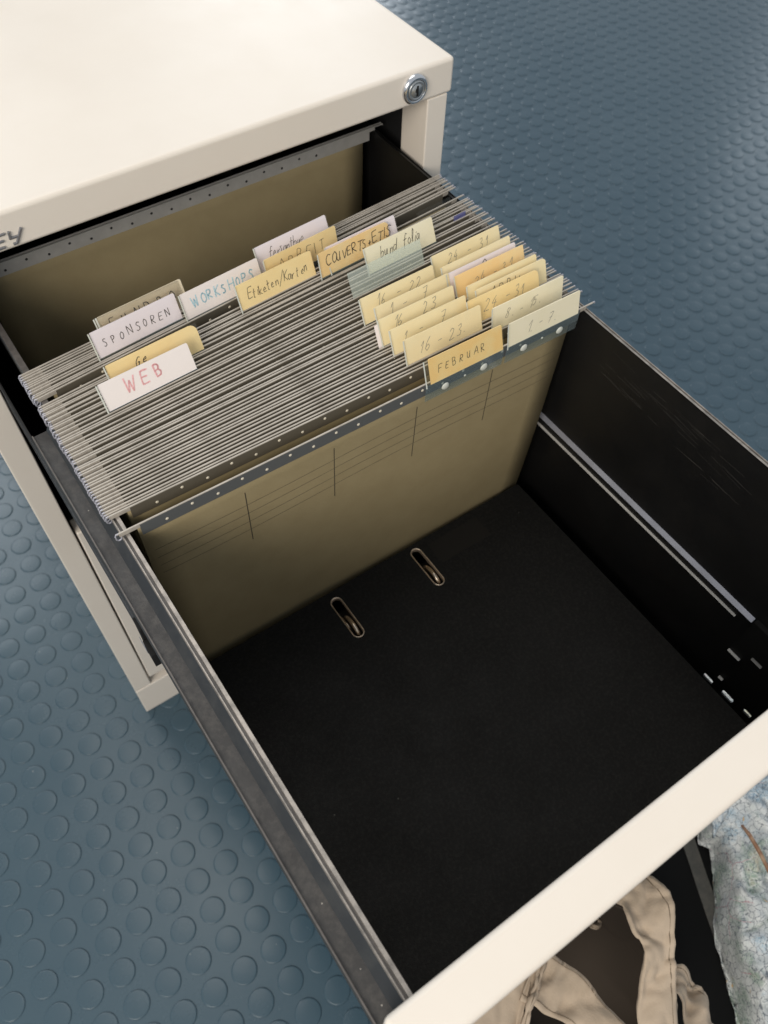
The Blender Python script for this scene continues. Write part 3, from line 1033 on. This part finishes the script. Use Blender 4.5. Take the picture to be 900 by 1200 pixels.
for cx, cy in slots:
    out, inn = stadium(cx, cy, .0052, .0206, 12), stadium(cx, cy, .0042, .0196, 12)
    mb = MB()
    nn = len(out)
    lay = []
    for k in range(nn):
        o_, i_ = Vector(out[k]), Vector(inn[k])
        m_ = (o_ + i_) / 2
        lay.append([(o_.x, o_.y, BZ + .0001), (m_.x + (o_ - m_).x * .5, m_.y + (o_ - m_).y * .5, BZ + .0007), (m_.x, m_.y, BZ + .0009), (i_.x, i_.y, BZ + .0002), (i_.x, i_.y, BZ - .0034)])
    vs = [p for l in lay for p in l]
    fs = []
    for k in range(nn):
        k2 = (k + 1) % nn
        for j in range(4):
            fs.append((k * 5 + j, k2 * 5 + j, k2 * 5 + j + 1, k * 5 + j + 1))
    mb.add(vs, fs)
    ey = in_bin(mb.build('eyelet', M['brass'], smooth=True))
    rg = MB()
    pts = []
    for k in range(15):
        a = R(200 - 200 * k / 14)
        pts.append((cx + .0006, cy - .0065 + .0105 * math.cos(a), BZ - .0085 + .0078 * math.sin(a)))
    rg.tube(pts, .0017, 10)
    rg.tube([(cx - .0016, cy + .012, BZ - .012), (cx - .0016, cy - .001, BZ - .007), (cx - .0012, cy - .008, BZ - .010)], .0011, 8)
    in_bin(rg.build('ring', M['ring'], smooth=True), ey)

# ------------------------------------------------------------------ things on the floor before the drawer
# black box with a grey strap
BOX = thing('storage_box', 'black lidded box under the bags with a grey strap on top', 'box', (0.30, -0.44, FZ))
bt = -0.505
bb = MB().box((0.06, -0.62, FZ + .003), (0.62, -0.285, bt)).build('box_body', M['boxblack'], bevel=.004)
bb.parent = BOX
bb.location = -Vector(BOX.location)
stp = MB()
a, b = Vector((.3815, -.288, 0)), Vector((.3115, -.4330, 0))
d = (b - a).normalized()
nrm = Vector((-d.y, d.x, 0))
for k in range(13):
    p = a.lerp(b, k / 12)
    for s in (-1, 1):
        stp.v.append((p.x + nrm.x * s * .0072, p.y + nrm.y * s * .0072, bt + .0014 + .0006 * math.sin(k * .9 + s)))
for k in range(12):
    stp.f.append((2 * k, 2 * k + 1, 2 * k + 3, 2 * k + 2))
    stp.mi.append(0)
so = stp.build('strap', M['webbing'], BOX, solid=.0012)
so.location = -Vector(BOX.location)

# tote bag
TOTE = thing('tote_bag', 'open beige canvas tote bag with loop handles below the drawer front', 'bag', (0.165, -0.372, -0.503))


from mathutils import noise as NZ


def cloth_strip(name, rails, mats, parent=None, thick=.0016, seams=(), sub=2, nacross=5, wr=.0012, seed=1, loose=True):
    """ribbon between two rails of matching 3D points, with wrinkles and stitched seams"""
    rd = random.Random(seed)
    A, B = rails
    mb = MB()
    ph = rd.uniform(0, 6)

    def sp(P, t):
        i = min(int(t * (len(P) - 1)), len(P) - 2)
        u = t * (len(P) - 1) - i
        p0, p1, p2, p3 = (Vector(P[max(i - 1, 0)]), Vector(P[i]), Vector(P[i + 1]), Vector(P[min(i + 2, len(P) - 1)]))
        return 0.5 * ((2 * p1) + (p2 - p0) * u + (2 * p0 - 5 * p1 + 4 * p2 - p3) * u * u + (3 * p1 - p0 - 3 * p2 + p3) * u ** 3)
    nl = 14 * (len(A) - 1)
    na = nacross = nacross * 2
    grid = []
    for i in range(nl + 1):
        t = i / nl
        a_, b_ = sp(A, t), sp(B, t)
        row = []
        for j in range(na + 1):
            s = j / na
            p = a_.lerp(b_, s)
            bulge = wr * 2.0 * math.sin(math.pi * s) * math.sin(ph + t * 7) + wr * math.sin(ph * 2 + t * 19 + s * 5)
            q = Vector((p.x * 60, p.y * 60, p.z * 60 + seed))
            cr = abs(NZ.noise(q)) * -wr * 2.2 + NZ.noise(q * 2.7) * wr * .7 + (1 - min(1, abs(NZ.noise(q * .55 + Vector((5, 2, 1)))) * 9)) * wr * 1.3
            p = p + Vector((bulge * .5, bulge * .2, bulge + cr))
            row.append(p)
        grid.append(row)
    for row in grid:
        mb.v += [tuple(p) for p in row]
    w = na + 1
    for i in range(nl):
        for j in range(na):
            mb.f.append((i * w + j, i * w + j + 1, (i + 1) * w + j + 1, (i + 1) * w + j))
            mb.mi.append(0)
    o = mb.build(name, mats, parent or TOTE, smooth=True, solid=thick)
    if parent is None:
        o.location = -Vector(TOTE.location)
    if seams:
        for s in seams:
            sb = MB()
            j = s * na
            j0 = min(int(j), na - 1)
            line = [row[j0].lerp(row[j0 + 1], j - j0) for row in grid]
            # dashes
            for i in range(len(line) - 1):
                for q in range(2):
                    p0 = line[i].lerp(line[i + 1], q * .5 + .08)
                    p1 = line[i].lerp(line[i + 1], q * .5 + .40)
                    up = Vector((0, 0, thick * .55))
                    sb.tube([p0 + up, p1 + up], .00042, 5)
            sb.build('stitching', M['stitch'], o)
    return o


# body: open sack standing on the black box
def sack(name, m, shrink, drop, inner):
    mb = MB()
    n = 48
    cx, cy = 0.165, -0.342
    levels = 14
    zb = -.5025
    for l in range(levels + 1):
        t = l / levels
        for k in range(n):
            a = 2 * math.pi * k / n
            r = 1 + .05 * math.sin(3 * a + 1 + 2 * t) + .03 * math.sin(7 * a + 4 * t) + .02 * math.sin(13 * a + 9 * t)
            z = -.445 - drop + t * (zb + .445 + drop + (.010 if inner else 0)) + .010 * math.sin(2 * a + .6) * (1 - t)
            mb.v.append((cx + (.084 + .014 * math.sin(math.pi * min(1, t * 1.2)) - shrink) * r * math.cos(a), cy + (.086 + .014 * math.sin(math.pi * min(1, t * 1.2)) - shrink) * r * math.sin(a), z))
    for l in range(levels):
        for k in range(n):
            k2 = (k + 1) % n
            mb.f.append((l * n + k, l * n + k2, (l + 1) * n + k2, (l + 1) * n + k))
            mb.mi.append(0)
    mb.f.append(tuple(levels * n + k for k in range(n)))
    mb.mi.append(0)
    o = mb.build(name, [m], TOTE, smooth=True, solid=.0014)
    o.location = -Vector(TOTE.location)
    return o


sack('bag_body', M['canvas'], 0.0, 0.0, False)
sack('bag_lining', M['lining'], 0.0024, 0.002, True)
# front flap at the lower left with its double seam
cloth_strip('side_gusset', ([(.02, -.300, -.392), (.07, -.300, -.386), (.110, -.299, -.382), (.1420, -.300, -.380)],
                            [(.03, -.40, -.42), (.055, -.375, -.410), (.080, -.352, -.400), (.0960, -.3345, -.392)]), M['canvas'], seams=(.93,), seed=2, nacross=8)
# seam roll between gusset and rim band
cloth_strip('seam_roll', ([(.1430, -.304, -.3790), (.1270, -.3150, -.3800), (.1120, -.3235, -.3840), (.0930, -.338, -.390)],
                          [(.1470, -.307, -.3795), (.1305, -.3180, -.3805), (.1155, -.3265, -.3845), (.0965, -.341, -.3905)]), M['canvas'], thick=.003, seams=(.5,), seed=5)
# rim band crossing down to the right
cloth_strip('rim_band', ([(.1480, -.2960, -.384), (.1590, -.3110, -.380), (.1665, -.3400, -.381), (.1710, -.3780, -.386), (.172, -.420, -.396)],
                         [(.1130, -.3160, -.384), (.1200, -.3290, -.384), (.1310, -.3480, -.388), (.1400, -.3820, -.394), (.142, -.430, -.402)]), M['canvas'], seams=(.06, .88), seed=9, wr=.0018)
# twisted right handle
cloth_strip('handle', ([(.1960, -.2700, -.335), (.2060, -.3000, -.312), (.1990, -.3240, -.302), (.1985, -.3390, -.304), (.1800, -.3600, -.318), (.1650, -.3800, -.330), (.150, -.43, -.36)],
                       [(.2340, -.2640, -.340), (.2400, -.3050, -.305), (.2375, -.3260, -.296), (.2260, -.3460, -.302), (.2100, -.3660, -.318), (.1900, -.3960, -.332), (.170, -.44, -.365)]),
            M['canvas'], seams=(.86,), seed=4, wr=.0019, nacross=9, thick=.0032)
# panel beyond the handle
cloth_strip('side_panel_cloth', ([(.2000, -.3600, -.350), (.2150, -.3800, -.362), (.2080, -.4080, -.372), (.1900, -.4400, -.385)],
                                 [(.2310, -.3660, -.368), (.2400, -.3850, -.376), (.2360, -.4120, -.386), (.2200, -.4500, -.398)]), M['canvas'], seams=(.9,), seed=12, wr=.0035, nacross=8)
kn = MB()
for rr, dz_, ox in ((.0062, 0, 0), (.0050, .0018, .0006), (.0036, .0030, -.0004)):
    kn.tube([(.2330 + ox + rr * math.cos(R(a)), -.3110 + rr * .8 * math.sin(R(a)) - .0, -.487 + dz_ + .002 * math.sin(R(a * 2))) for a in range(20, 361, 20)], .0011, 6)
k_ = kn.build('loop', M['canvas'], TOTE, smooth=True)
k_.location = -Vector(TOTE.location)

# crumpled map-printed bag
MAPB = thing('map_print_bag', 'crumpled bag printed with a pale street map at the lower right', 'bag', (0.42, -0.42, -0.503))


def mapbag():
    from mathutils import noise as nz
    edge = [(.410, -.10), (.402, -.18), (.394, -.240), (.390, -.270), (.3790, -.300), (.3655, -.3175), (.3705, -.3265), (.3640, -.3380), (.3500, -.3520), (.3360, -.3680), (.3205, -.3800), (.3080, -.3960), (.2930, -.4230), (.2780, -.4480), (.262, -.485), (.250, -.53)]
    # resample along the left edge, then run to the right as a lumpy sheet
    nu, nv = 180, 120
    P = [Vector((x, y, 0)) for x, y in edge]
    L_ = [0]
    for a_, b_ in zip(P[:-1], P[1:]):
        L_.append(L_[-1] + (b_ - a_).length)

    def at(s):
        s *= L_[-1]
        for i in range(len(P) - 1):
            if s <= L_[i + 1] or i == len(P) - 2:
                return P[i].lerp(P[i + 1], (s - L_[i]) / (L_[i + 1] - L_[i]))
    mb = MB()
    for i in range(nu + 1):
        p = at(i / nu)
        for j in range(nv + 1):
            t = j / nv
            x = p.x + t * .26
            y = p.y + t * .03
            r = nz.noise(Vector((x * 22, y * 22, 1.3))) * .012 + (1 - min(1, abs(nz.noise(Vector((x * 34 + 3, y * 20, 9.1)))) * 7)) * .006 - (1 - min(1, abs(nz.noise(Vector((x * 26, y * 40 + 5, 2.7)))) * 8)) * .005 + abs(nz.noise(Vector((x * 48, y * 30, 4.1)))) * -.013 + abs(nz.noise(Vector((x * 95, y * 80, 7.7)))) * -.003
            roll = -.110 * (1 - min(1, t / .10)) ** 2.2 - .10 * max(0, (t - .8) / .2) ** 2
            z = -.448 + roll + r
            wob = nz.noise(Vector((y * 60, 3.3, z * 40))) * .003
            mb.v.append((x + wob - .012 * (1 - min(1, t / .10)) ** 2 * -1, y, max(z, -.5010 + .0015 * math.sin(i * .7 + j))))
    w = nv + 1
    for i in range(nu):
        for j in range(nv):
            mb.f.append((i * w + j, (i + 1) * w + j, (i + 1) * w + j + 1, i * w + j + 1))
            mb.mi.append(0)
    o = mb.build('bag_skin', M['map'], MAPB, smooth=True, solid=.0012)
    o.location = -Vector(MAPB.location)
    # folded band round the neck
    mb = MB()
    nb = 16
    for i in range(nb + 1):
        t = i / nb
        x, y = .3640 + t * .030, -.3195 - .0 + t * .0085
        for j in range(5):
            s = j / 4
            mb.v.append((x + s * .012, y + s * .016, -.4385 + .006 * math.sin(math.pi * s) + .0015 * math.sin(t * 14 + s * 3)))
    for i in range(nb):
        for j in range(4):
            mb.f.append((i * 5 + j, (i + 1) * 5 + j, (i + 1) * 5 + j + 1, i * 5 + j + 1))
            mb.mi.append(0)
    o = mb.build('folded_edge', M['map'], MAPB, smooth=True, solid=.002)
    o.location = -Vector(MAPB.location)


mapbag()
tk = MB()
tk.tube([(.3960, -.3270, -.4360), (.3945, -.3380, -.4345), (.3900, -.3560, -.4350), (.3850, -.372, -.4370), (.3800, -.392, -.441)], [.0014, .0021, .0022, .0018, .0006], 6)
st = tk.build('wooden_stick', M['stick'], smooth=True)
tag(st, 'thin brown wooden stick lying on the map bag', 'stick')
